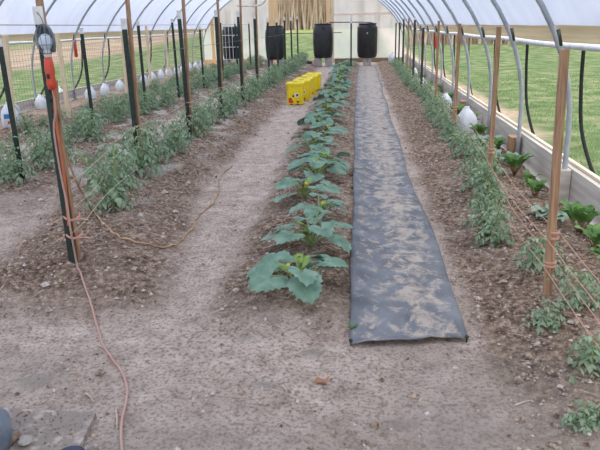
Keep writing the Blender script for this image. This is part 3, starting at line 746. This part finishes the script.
# ------------------------------------------------------------------ yellow pails
def pail_proto():
    e = empty('pail'); b = MB()
    def rr(wx, wy, z, r=.035):
        out = []
        for sx, sy, a0 in ((1, -1, -90), (1, 1, 0), (-1, 1, 90), (-1, -1, 180)):
            for k in range(4):
                a = math.radians(a0 + 30 * k); out.append((sx * (wx / 2 - r) + r * math.cos(a), sy * (wy / 2 - r) + r * math.sin(a), z))
        return out
    b.rings([rr(.28, .26, 0), rr(.285, .265, .01), rr(.31, .29, .33), rr(.325, .305, .335), rr(.325, .305, .36), rr(.315, .295, .36)]); b.build('body', m_yel, e)
    b = MB(); b.rings([rr(.33, .31, .361), rr(.335, .315, .365), rr(.335, .315, .385), rr(.30, .28, .40), rr(.27, .25, .398), rr(.26, .24, .392)]); b.build('lid', m_yel2, e)
    b = MB(); b.tube(smoothpath([(-.17, 0, .345), (-.172, -.06, .36), (-.12, -.10, .41), (0, -.11, .415), (.12, -.10, .41), (.172, -.06, .36), (.17, 0, .345)], 5), .006, 6); b.build('handle', m_yel2, e, True)
    b = MB(); b.box((-.045, -.03, .40), (.045, .03, .412)); b.build('lid_grip', m_ink, e)
    def decal(name, mat, pts, lab, d=0):
        b = MB(); k = .305 / .26
        def P(x, z, o): yy = -(.1325 + (z / .33) * .0125) - o; return (x, yy, z)
        n = len(pts); b.add([P(x, z, .002 + d) for x, z in pts] + [P(x, z, -.002) for x, z in pts], [tuple(range(n))] + [(i, i + n, (i + 1) % n + n, (i + 1) % n) for i in range(n)])
        tag(b.build(name, mat, e), lab)
    circ = lambda cx, cz, r, n=14, sy=1: [(cx + r * math.cos(2 * math.pi * i / n), cz + r * sy * math.sin(2 * math.pi * i / n)) for i in range(n)]
    decal('red_patch', m_red, [(-.115, .035), (-.03, .03), (-.025, .06), (-.05, .085), (-.055, .115), (-.085, .13), (-.115, .12)], 'red printed patch')
    decal('round_print', m_white, circ(.04, .175, .042), 'round white print')
    decal('print_spot', m_ink, [(.03, .15), (.06, .155), (.068, .185), (.04, .2), (.025, .18)], 'dark figure inside the round print', .002)
    decal('small_print', m_ink, circ(-.03, .155, .018, 8, 1.2), 'small dark print')
    decal('small_print', m_ink, circ(.05, .055, .024, 8, .5), 'small dark print')
    decal('small_print', m_red, circ(.06, .04, .022, 8, .4), 'small red print')
    decal('base_print', m_ink, [(-.085, .004), (-.04, .004), (-.05, .02), (-.075, .02)], 'black print at the base')
    decal('base_print', m_ink, [(.03, .004), (.07, .004), (.06, .018), (.04, .018)], 'black print at the base')
    return e
pp = pail_proto()
for k in range(5):
    o = pp if k == 0 else copy_tree(pp)
    Y = 11.65 + k * .56; x = -1.20 + .045 * k + [0, .02, -.02, .0, .0][k]
    o.location = (x, Y, zg(x, Y) + .0); o.rotation_euler = (0, 0, [0, .05, -.06, .03, 0][k])
    tag(o, 'yellow square lidded pail in the line on the path, %s from the camera' % ORD[k], 'pail', 'yellow pails lined up on the path')

# ------------------------------------------------------------------ milk jugs used as plant covers
def jug_proto():
    e = empty('milk_jug'); b = MB()
    def sq(w, z, r):
        out = []
        for sx, sy, a0 in ((1, -1, -90), (1, 1, 0), (-1, 1, 90), (-1, -1, 180)):
            for k in range(4):
                a = math.radians(a0 + 30 * k); out.append((sx * (w / 2 - r) + r * math.cos(a), sy * (w / 2 - r) + r * math.sin(a), z))
        return out
    b.rings([sq(.17, 0, .03), sq(.185, .01, .04), sq(.185, .13, .04), sq(.17, .17, .05), sq(.12, .215, .05), sq(.07, .245, .033), sq(.052, .255, .025), sq(.05, .275, .024)]); b.build('body', m_jug, e, True)
    b = MB(); b.tube(smoothpath([(.03, 0, .25), (.075, 0, .235), (.098, 0, .19), (.088, 0, .14)], 4), .013, 7); b.build('handle', m_jug, e, True)
    return e
jp = jug_proto(); first = True
JR = [(1.35, 8.1, 1.2, 'large white plastic jug beside the third stake of the right row'), (1.38, 10.45, .95, 'white plastic jug behind the fourth stake of the right row'), (1.3, 13.5, .95, 'white plastic jug in the right bed beyond the fourth stake'),
      (1.36, 16.4, .95, 'white plastic jug far down the right bed'), (1.34, 11.9, .8, 'small white jug half hidden in the right tomato row'), (1.25, 19.4, .95, 'white plastic jug deep in the right bed'), (1.1, 22.9, 1.3, 'white jug standing at the far end of the right bed')]
JL = [(-5.70, 12.9), (-5.75, 13.8), (-5.78, 14.8), (-5.78, 15.5), (-5.8, 16.6), (-5.8, 17.3), (-5.8, 18.1), (-5.8, 18.9), (-5.8, 19.7), (-5.8, 20.5), (-5.8, 21.3), (-5.8, 22.2), (-5.8, 23.1)] + [(gp(60, 99).x, gp(60, 99).y), (gp(42, 109).x, gp(42, 109).y)]
JL.sort(key=lambda p: p[1])
for k, (x, Y, s, lab) in enumerate(JR + [(x, Y, 1.1 + .1 * rnd.random(), None) for x, Y in JL]):
    o = jp if first else copy_tree(jp); first = False
    o.location = (x, Y, zg(x, Y)); s = s * (1 if lab else .85); o.scale = (s, s, s); o.rotation_euler = (rnd.uniform(-.06, .06), rnd.uniform(-.06, .06), rnd.uniform(0, 6))
    if lab: tag(o, lab, 'jug', 'jugs covering seedlings in the right bed')
    else: tag(o, 'white plastic jug in the line along the left side, %s from the camera' % ORD[k - len(JR)], 'jug', 'jugs lined up along the left side')
lj = gp(12, 128); e = empty('label_jug', (lj.x, lj.y, lj.z + .02), .5, 1.3)
for ch in jp.children: c = ch.copy(); COL.objects.link(c); c.parent = e
b = MB(); b.box((-.06, -.097, .10), (.03, -.0925, .15)); tag(b.build('blue_print', m_blue, e), 'blue printed band')
b = MB(); b.box((-.03, -.098, .04), (.06, -.0925, .075)); tag(b.build('red_print', m_red, e), 'red printed band')
tag(e, 'white jug with blue and red print beside the nearest pale lath', 'jug')

# ------------------------------------------------------------------ plants
def leaf(mb, p, d, up, L, W, curl=.3, lob=None):
    """a leaf blade from p along d, folded on its midrib"""
    d = d.normalized(); s = d.cross(up)
    if s.length < .01: s = Vector((1, 0, 0))
    s.normalize(); n = s.cross(d)
    m = [p + d * (L * t) - n * (curl * L * t * t) for t in (0, .35, .7, 1)]
    a = [m[1] + s * W * .5 + n * W * .12, m[2] + s * W * .38 + n * W * .08]; c = [m[1] - s * W * .5 + n * W * .12, m[2] - s * W * .38 + n * W * .08]
    mb.add(m + a + c, [(0, 1, 4), (1, 2, 5, 4), (2, 3, 5), (0, 6, 1), (1, 6, 7, 2), (2, 7, 3)])
def tomato_mesh(seed, H=.42, spread=.2, nb=4):
    r = random.Random(seed); f = MB(); st = MB()
    for bi in range(nb):
        a0 = r.uniform(0, 6.28); sp = spread * (r.uniform(.3, 1) if bi else .1); h = H * (r.uniform(.6, 1) if bi else 1)
        P = [Vector((math.cos(a0) * sp * t ** 1.2, math.sin(a0) * sp * t ** 1.2, h * t)) for t in (0, .25, .5, .75, 1)]
        st.tube(P, .007, 5, .003)
        nl = 10
        for k in range(nl):
            t = .15 + .85 * (k + r.random() * .6) / nl; i = min(3, int(t * 4)); q = t * 4 - i
            p = P[i].lerp(P[i + 1], min(1, q)); a = a0 + k * 2.4 + r.uniform(-.4, .4)
            Ll = r.uniform(.12, .21) * (1.1 - .35 * t); el = r.uniform(.15, .9)
            d = Vector((math.cos(a), math.sin(a), el)).normalized()
            pts = [p + d * Ll * u - Vector((0, 0, .75 * Ll * u * u)) for u in (0, .3, .52, .76, 1)]
            st.tube(pts, .0025, 3, .0015)
            for m in range(1, 5):
                c = pts[m]; dd = (pts[m] - pts[m - 1]).normalized(); sd = dd.cross(Vector((0, 0, 1))).normalized()
                ll = Ll * (.30 if m < 4 else .24) * r.uniform(.7, 1.2)
                for s in (1, -1):
                    v = (sd * s + dd * .5 + Vector((0, 0, r.uniform(-.5, .15)))).normalized()
                    leaf(f, c, v, Vector((r.uniform(-.6, .6), r.uniform(-.6, .6), 1)), ll, ll * .48, r.uniform(.2, .7))
            leaf(f, pts[4], (dd + Vector((0, 0, -.3))), Vector((0, 0, 1)), Ll * .34, Ll * .18, .4)
    return f.mesh('foliage', m_tom, True), st.mesh('stem', m_stem, True)
TV = [tomato_mesh(s, H, sp, nb) for s, H, sp, nb in ((1, .42, .2, 5), (2, .46, .24, 5), (3, .36, .2, 4), (4, .40, .25, 5), (5, .30, .14, 3), (6, .20, .06, 2))]
def plant(nm, var, loc, s, rz, lab, cat, group, extra=()):
    e = empty(nm, loc, rz, s)
    link('foliage', var[0], e); link('stem', var[1], e)
    for n_, m_ in extra: link(n_, m_, e)
    return tag(e, lab, cat, group)
# bed left of the sandy path
Y = 4.3; k = 0
while Y < 22.8:
    x = row1x(Y) + rnd.uniform(-.05, .08); i = rnd.choice([0, 1, 3, 2]); s = rnd.uniform(.85, 1.1)
    if k == 0: i, s, x = 1, 1.12, -1.80
    if k == 1: i, s = 0, .95
    if k == 2: i, s = 3, 1.1
    plant('tomato_plant', TV[i], (x, Y, zg(x, Y) - .01), s, rnd.uniform(0, 6), 'bushy green tomato plant in the bed left of the sandy path, %s from the camera' % ORD[k], 'plant', 'tomatoes in the bed beside the path')
    Y += rnd.uniform(.42, .58) if Y > 5 else .55; k += 1
# middle tomato bed
Y = 5.3; k = 0
while Y < 22.5 and k < 45:
    x = row2x(Y) + rnd.uniform(-.22, .12); i = rnd.choice([0, 1, 2, 3]); s = rnd.uniform(.8, 1.02)
    plant('tomato_plant', TV[i], (x, Y, zg(x, Y) - .01), s, rnd.uniform(0, 6), 'green tomato plant in the middle bed left of the posts, %s from the camera' % ORD[k], 'plant', 'tomatoes in the middle bed')
    Y += rnd.uniform(.4, .6); k += 1
Y = 5.6; k0 = k
while Y < 20 and k - k0 < 45:
    x = row2x(Y) - rnd.uniform(.25, .5); plant('tomato_plant', TV[rnd.choice([0, 2, 3, 4])], (x, Y, zg(x, Y) - .01), rnd.uniform(.65, .95), rnd.uniform(0, 6), 'green tomato plant on the far side of the middle bed, %s from the camera' % ORD[k - k0], 'plant', 'tomatoes on the far side of the middle bed')
    Y += rnd.uniform(.55, .9); k += 1
# left side bed
Y = 7.2; k = 0
while Y < 22.5 and k < 45:
    x = -4.7 + rnd.uniform(-.25, .25); i = rnd.choice([2, 3, 4]); s = rnd.uniform(.5, .75)
    plant('tomato_plant', TV[i], (x, Y, zg(x, Y) - .01), s, rnd.uniform(0, 6), 'green tomato plant in the bed nearest the left side wall, %s from the camera' % ORD[k], 'plant', 'tomatoes in the left side bed')
    Y += rnd.uniform(.4, .65); k += 1
# right row
specials = [(.80, 1.98, 5, .5), (.86, 1.97, 5, .4), (.95, 2.33, 5, .75), (.88, 2.72, 5, .6), (1.08, 2.9, 4, .7), (1.02, 3.4, 5, 1.0)]
Y = 3.85; k = 0
L_ = list(specials)
while Y < 23:
    L_.append((rowrx(Y) + rnd.uniform(-.12, .10), Y, rnd.choice([4, 2, 0]) if Y < 7 else rnd.choice([0, 2, 3]), rnd.uniform(.7, .9))); Y += rnd.uniform(.38, .52)
for (x, Y, i, s) in L_[:45]:
    plant('tomato_plant', TV[i], (x, Y, zg(x, Y) - .01), s, rnd.uniform(0, 6), 'green tomato plant in the twined row on the right, %s from the camera' % ORD[k], 'plant', 'tomatoes in the right row'); k += 1

# squash
def squash_leaf(mb, p, d, n, R, r):
    """broad five-lobed toothed blade: attached at p, pointing along d, face normal n"""
    d = d.normalized(); s = d.cross(n).normalized(); n = s.cross(d).normalized()
    K = 30; inner = []; outer = []
    for i in range(K + 1):
        a = math.radians(-158 + 316 * i / K)
        lobe = .70 + .26 * abs(math.cos(a * 1.25)) ** .8 + .05 * (1 if i % 2 else -1)
        if abs(a) < .5: lobe += .10 * (1 - abs(a) / .5)
        for L_, fr in ((outer, 1), (inner, .52)):
            q = lobe * fr if fr == 1 else .5
            x = math.sin(a) * q; y = math.cos(a) * q
            fold = .10 * abs(math.sin(a * 2.5)) * fr - .22 * q * q + .10 * abs(x)
            L_.append(p + d * (R * (y + .12)) + s * (R * x) + n * (R * fold) + n * R * r.uniform(-.02, .02))
    v = [p + n * (-.06 * R)] + inner + outer; f = []
    for i in range(K):
        f.append((0, 1 + i, 2 + i)); f.append((1 + i, K + 2 + i, K + 3 + i, 2 + i))
    mb.add(v, f)
def squash_mesh(seed, nl=10, S=1.0):
    r = random.Random(seed); f = MB(); st = MB(); yl = MB(); bl = MB()
    for k in range(nl):
        a = k * 2.4 + r.uniform(-.35, .35); q = k / nl
        out = (.27 - .12 * q) * r.uniform(.8, 1.1) * S; h = (.11 + .13 * q) * r.uniform(.8, 1.2) * S
        e = Vector((math.cos(a) * out, math.sin(a) * out, h))
        st.tube(smoothpath([(0, 0, .01), Vector((e.x * .45, e.y * .45, h * .75)), e], 3), .007, 5, .005)
        d = Vector((math.cos(a), math.sin(a), -.25 + r.uniform(-.15, .2)))
        n = Vector((r.uniform(-.45, .45) + math.cos(a) * .3, r.uniform(-.45, .45) + math.sin(a) * .3, 1))
        squash_leaf(f, e, d, n, r.uniform(.115, .15) * S * (1.05 - .25 * q), r)
    for k in range(6):
        a = r.uniform(0, 6.28); e = Vector((math.cos(a) * .06, math.sin(a) * .06, r.uniform(.12, .2))) * S
        st.tube([(0, 0, .01), e], .006, 5, .004)
        squash_leaf(yl, e, Vector((math.cos(a), math.sin(a), .7)), Vector((-math.cos(a), -math.sin(a), .8)), r.uniform(.04, .06) * S, r)
    for k in range(1):
        a = r.uniform(0, 6.28); c = Vector((math.cos(a) * .05, math.sin(a) * .05, .16)) * S
        bl.lathe([(.003, -.02), (.006, 0), (.010, .02), (.016, .035), (.003, .04)], 8, c, (math.cos(a) * .5, math.sin(a) * .5, 1))
    return (f.mesh('foliage', m_squ, True), st.mesh('stem', m_stem, True), yl.mesh('young_leaves', m_squy, True), bl.mesh('flower_bud', m_bloom, True))
SV = [squash_mesh(11, 9, .92), squash_mesh(12, 8, .9), squash_mesh(13, 7, .85), squash_mesh(14, 6, .8), squash_mesh(15, 8, .9)]
Y = 3.02; k = 0
while Y < 22.3:
    x = squx(Y) + rnd.uniform(-.09, .09); i = k % 5 if k else 0; s = rnd.uniform(.78, .95)
    if k == 0: s, x = .87, -.33
    v = SV[i]
    plant('squash_plant', v, (x, Y, zg(x, Y) - .01), s, rnd.uniform(0, 6), 'broad-leaved squash plant in the centre row, %s from the camera' % ORD[k], 'plant', 'squash plants in the centre row', (('young_leaves', v[2]), ('flower_bud', v[3])))
    Y += .56 + rnd.uniform(-.05, .08); k += 1

# beets and broccoli against the right baseboard
def rosette(seed, nl, L, W, up, m1, m2):
    r = random.Random(seed); f = MB(); st = MB()
    for k in range(nl):
        a = k * 2.4 + r.uniform(-.4, .4); e = up * r.uniform(.7, 1.2); d = Vector((math.cos(a), math.sin(a), e)).normalized()
        l = L * r.uniform(.75, 1.15); p1 = d * l * .4; st.tube([(0, 0, .0), p1], .006, 5, .005)
        # long wavy blade
        s = d.cross(Vector((0, 0, 1))).normalized(); n = s.cross(d); K = 7; vs = []
        for i in range(K + 1):
            t = i / K; w = W * math.sin(math.pi * (.12 + .83 * t)) ** .8 / 2; c = p1 + d * l * .75 * t - Vector((0, 0, 1)) * l * .35 * t * t
            wv = .12 * W * math.sin(t * 11 + k)
            vs += [c - s * w + n * (.15 * W + wv), c, c + s * w + n * (.15 * W - wv)]
        fs = []
        for i in range(K):
            b0 = i * 3; fs += [(b0, b0 + 1, b0 + 4, b0 + 3), (b0 + 1, b0 + 2, b0 + 5, b0 + 4)]
        f.add(vs, fs)
    return f.mesh('foliage', m1, True), st.mesh('stem', m2, True)
BV = [rosette(21, 12, .25, .075, 2.3, m_chard, m_beet), rosette(22, 9, .22, .07, 1.7, m_chard, m_beet), rosette(23, 9, .24, .13, .7, m_kale, m_stem)]
BL = [(1.38, 3.25, 0, 1.0), (1.44, 3.72, 1, .9), (1.47, 4.1, 0, 1.1), (1.36, 4.4, 2, .7), (1.4, 4.95, 0, .75), (1.46, 5.4, 1, .7), (1.42, 5.75, 0, 1.1), (1.40, 6.3, 2, 1.0), (1.46, 6.8, 0, .9), (1.38, 7.2, 2, 1.1), (1.45, 7.7, 0, 1.0),
      (1.5, 8.7, 1, 1.1), (1.46, 9.3, 0, 1.1), (1.48, 10.0, 1, 1.0), (1.5, 11.1, 0, 1.1), (1.48, 12.2, 1, 1.1), (1.5, 13, 0, 1), (1.5, 14.2, 1, 1), (1.48, 15.5, 0, 1), (1.48, 17.2, 1, 1), (1.46, 18.7, 0, 1)]
for k, (x, Y, i, s) in enumerate(BL):
    plant('beet_plant' if i < 2 else 'broccoli_plant', BV[i], (x, Y, zg(x, Y) - .005), s, rnd.uniform(0, 6),
          '%s plant against the right baseboard, %s along it from the camera' % ('dark green leafy beet' if i < 2 else 'grey-green broad-leaved brassica', ORD[k]), 'plant', 'leafy plants along the right baseboard')
for k, (x, Y, i, s, lab) in enumerate([(.82, 3.95, 1, .6, 'small dark leafy plant at the path edge of the right row'), (.88, 2.78, 1, .2, 'tiny bright seedling on bare soil beside the nearest wooden stake'), (-.03, 2.66, 1, .22, 'tiny weed sprouting at the left near corner of the fabric')]):
    plant('seedling', BV[i], (x, Y, zg(x, Y) - .005), s, k, lab, 'plant', None)

# ------------------------------------------------------------------ foreground odds and ends
z = zg(-1.15, 1.8) + .0
b = MB(); v = [(-1.62, 1.935), (-.985, 1.93), (-.945, 1.60), (-1.62, 1.60)]
n4 = 4; b.add([(x, y, .0) for x, y in v] + [(x, y, .028) for x, y in v], [(0, 1, 2, 3)[::-1], (4, 5, 6, 7), (0, 1, 5, 4), (1, 2, 6, 5), (2, 3, 7, 6), (3, 0, 4, 7)])
b.build('ground_board', m_slab); o = bpy.data.objects['ground_board']; o.location.z = zg(-1.05, 1.85); tag(o, 'flat dirty wooden board lying on the soil in the near left corner', 'board')
zt = zg(-1.05, 1.85) + .028
b = MB(); b.lathe([(.07, 0), (.10, .01), (.112, .05), (.11, .11), (.08, .15), (.03, .165)], 20, (pt(7, 434, zt + .08).x - .112, pt(7, 434, zt + .08).y, zt)); tag(b.build('rounded_container', m_denim, None, True), 'rounded blue-grey container cut off by the left edge on the board', 'container')
b = MB(); c = pt(25, 439, zt + .02); r_ = random.Random(3)
rs = []
for i in range(6):
    a = math.pi * (.08 + .84 * i / 5); rs.append([Vector((c.x, c.y, zt + .016)) + Vector((.024 * math.sin(a) * math.cos(q) * r_.uniform(.75, 1.25), .022 * math.sin(a) * math.sin(q) * r_.uniform(.75, 1.25), -.016 * math.cos(a))) for q in (2 * math.pi * j / 9 for j in range(9))])
b.rings(rs); tag(b.build('crumpled_lump', m_block), 'pale blue-grey crumpled lump on the corner board', 'lump')
b = MB(); a, c = pt(4, 452, zt), pt(19, 437, zt); b.tube([(a.x, a.y, zt + .012), (c.x, c.y, zt + .012)], .011, 6); tag(b.build('wood_scrap', m_plank), 'brown wood scrap on the corner board beside the container', 'wood')
c = pt(72, 452, zt + .02); b = MB(); b.lathe([(.05, 0), (.056, .008), (.052, .022), (.03, .032), (.006, .035)], 20, (c.x, c.y - .02, zt)); tag(b.build('navy_cap', m_navy, None, True), 'dark navy round lid at the bottom edge of the corner board', 'lid')
mb = MB(); r_ = random.Random(5)
for _ in range(260):
    x = r_.uniform(-1.33, -1.0); yy = r_.uniform(1.72, 1.92) ; r = r_.uniform(.002, .006); c = Vector((x, yy, zt + r * .3))
    mb.add([c + Vector(p) * r * r_.uniform(.6, 1.3) for p in ((1, 0, 0), (-1, 0, 0), (0, 1, 0), (0, -1, 0), (0, 0, .8), (0, 0, -.3))], [(0, 2, 4), (2, 1, 4), (1, 3, 4), (3, 0, 4), (2, 0, 5), (1, 2, 5), (3, 1, 5), (0, 3, 5)])
tag(mb.build('board_crumbs', m_clod), 'loose soil crumbs littering the corner board', 'soil', kind='stuff')
# brown dead leaf and pale chips
c = gp(322, 381, .006); b = MB()
K = 9; vs = [c]; 
for i in range(K): q = 2 * math.pi * i / K; R = .032 if i % 2 else .02; vs.append(c + Vector((R * 1.3 * math.cos(q), R * math.sin(q), .010 * math.sin(3 * q) + .004)))
b.add(vs, [(0, 1 + i, 1 + (i + 1) % K) for i in range(K)]); tag(b.build('dead_leaf', m_dead), 'curled brown dead leaf on the soil in front of the squash', 'leaf')
chips = [((86, 393), (94, 402)), ((42, 403), (46, 399)), ((116, 408), (117, 428)), ((57, 350), (62, 343)), ((97, 345), (104, 348)), ((282, 385), (287, 392)), ((395, 379), (399, 380)), ((515, 405), (531, 400)), ((55, 363), (53, 359))]
labs = ['pale wood chip above the corner board', 'short pale chip left of the wood chip in the foreground', 'thin pale stalk lying beside the orange cord in the foreground', 'pale stalk on the bare soil left of the cord', 'pale crushed stalk touching the cord',
        'pale splinter in front of the centre row', 'tiny white fleck in front of the fabric strip', 'white twig on the soil in the right foreground', 'small chip near the left foreground stalk']
for (a, c), lab in zip(chips, labs):
    p, q = gp(*a, .006), gp(*c, .006); b = MB(); b.tube([p, p.lerp(q, .5) + Vector((.002, 0, .003)), q], .0042, 5, .002); tag(b.build('wood_chip', m_straw), lab, 'wood chip', 'chips and stalks in the foreground')
p = gp(461, 351, .004); b = MB(); b.lathe([(.003, 0), (.012, .004), (.014, .01), (.008, .017), (.002, .019)], 9, p); tag(b.build('pebble', m_clodp, None, True), 'small tan pebble just beyond the right near corner of the fabric', 'stone')

# ------------------------------------------------------------------ light
w = bpy.data.worlds.new('overcast'); C.world = w; w.use_nodes = True; nt = w.node_tree; nt.nodes.clear()
tc = N(nt, 'ShaderNodeTexCoord'); sp = N(nt, 'ShaderNodeSeparateXYZ'); cr = N(nt, 'ShaderNodeValToRGB')
cr.color_ramp.elements[0].position = 0; cr.color_ramp.elements[0].color = (.36, .38, .43, 1); cr.color_ramp.elements[1].position = .95; cr.color_ramp.elements[1].color = (.98, .98, 1, 1)
bg = N(nt, 'ShaderNodeBackground'); bg.inputs[1].default_value = 2.2; o = N(nt, 'ShaderNodeOutputWorld')
nt.links.new(tc.outputs['Generated'], sp.inputs[0]); nt.links.new(sp.outputs['Z'], cr.inputs[0]); nt.links.new(cr.outputs[0], bg.inputs[0]); nt.links.new(bg.outputs[0], o.inputs[0])
sun = bpy.data.lights.new('soft_sun', 'SUN'); sun.energy = .8; sun.angle = math.radians(60); sun.color = (1, .95, .9)
so = bpy.data.objects.new('soft_sun', sun); COL.objects.link(so); so.rotation_euler = (0, math.radians(-12), 0)
C.view_settings.view_transform = 'Standard'; C.view_settings.look = 'None'; C.view_settings.gamma = 1; C.view_settings.exposure = .42
C.cycles.use_denoising = True
C.cycles.max_bounces = 10; C.cycles.transparent_max_bounces = 16; C.cycles.transmission_bounces = 6; C.cycles.diffuse_bounces = 5
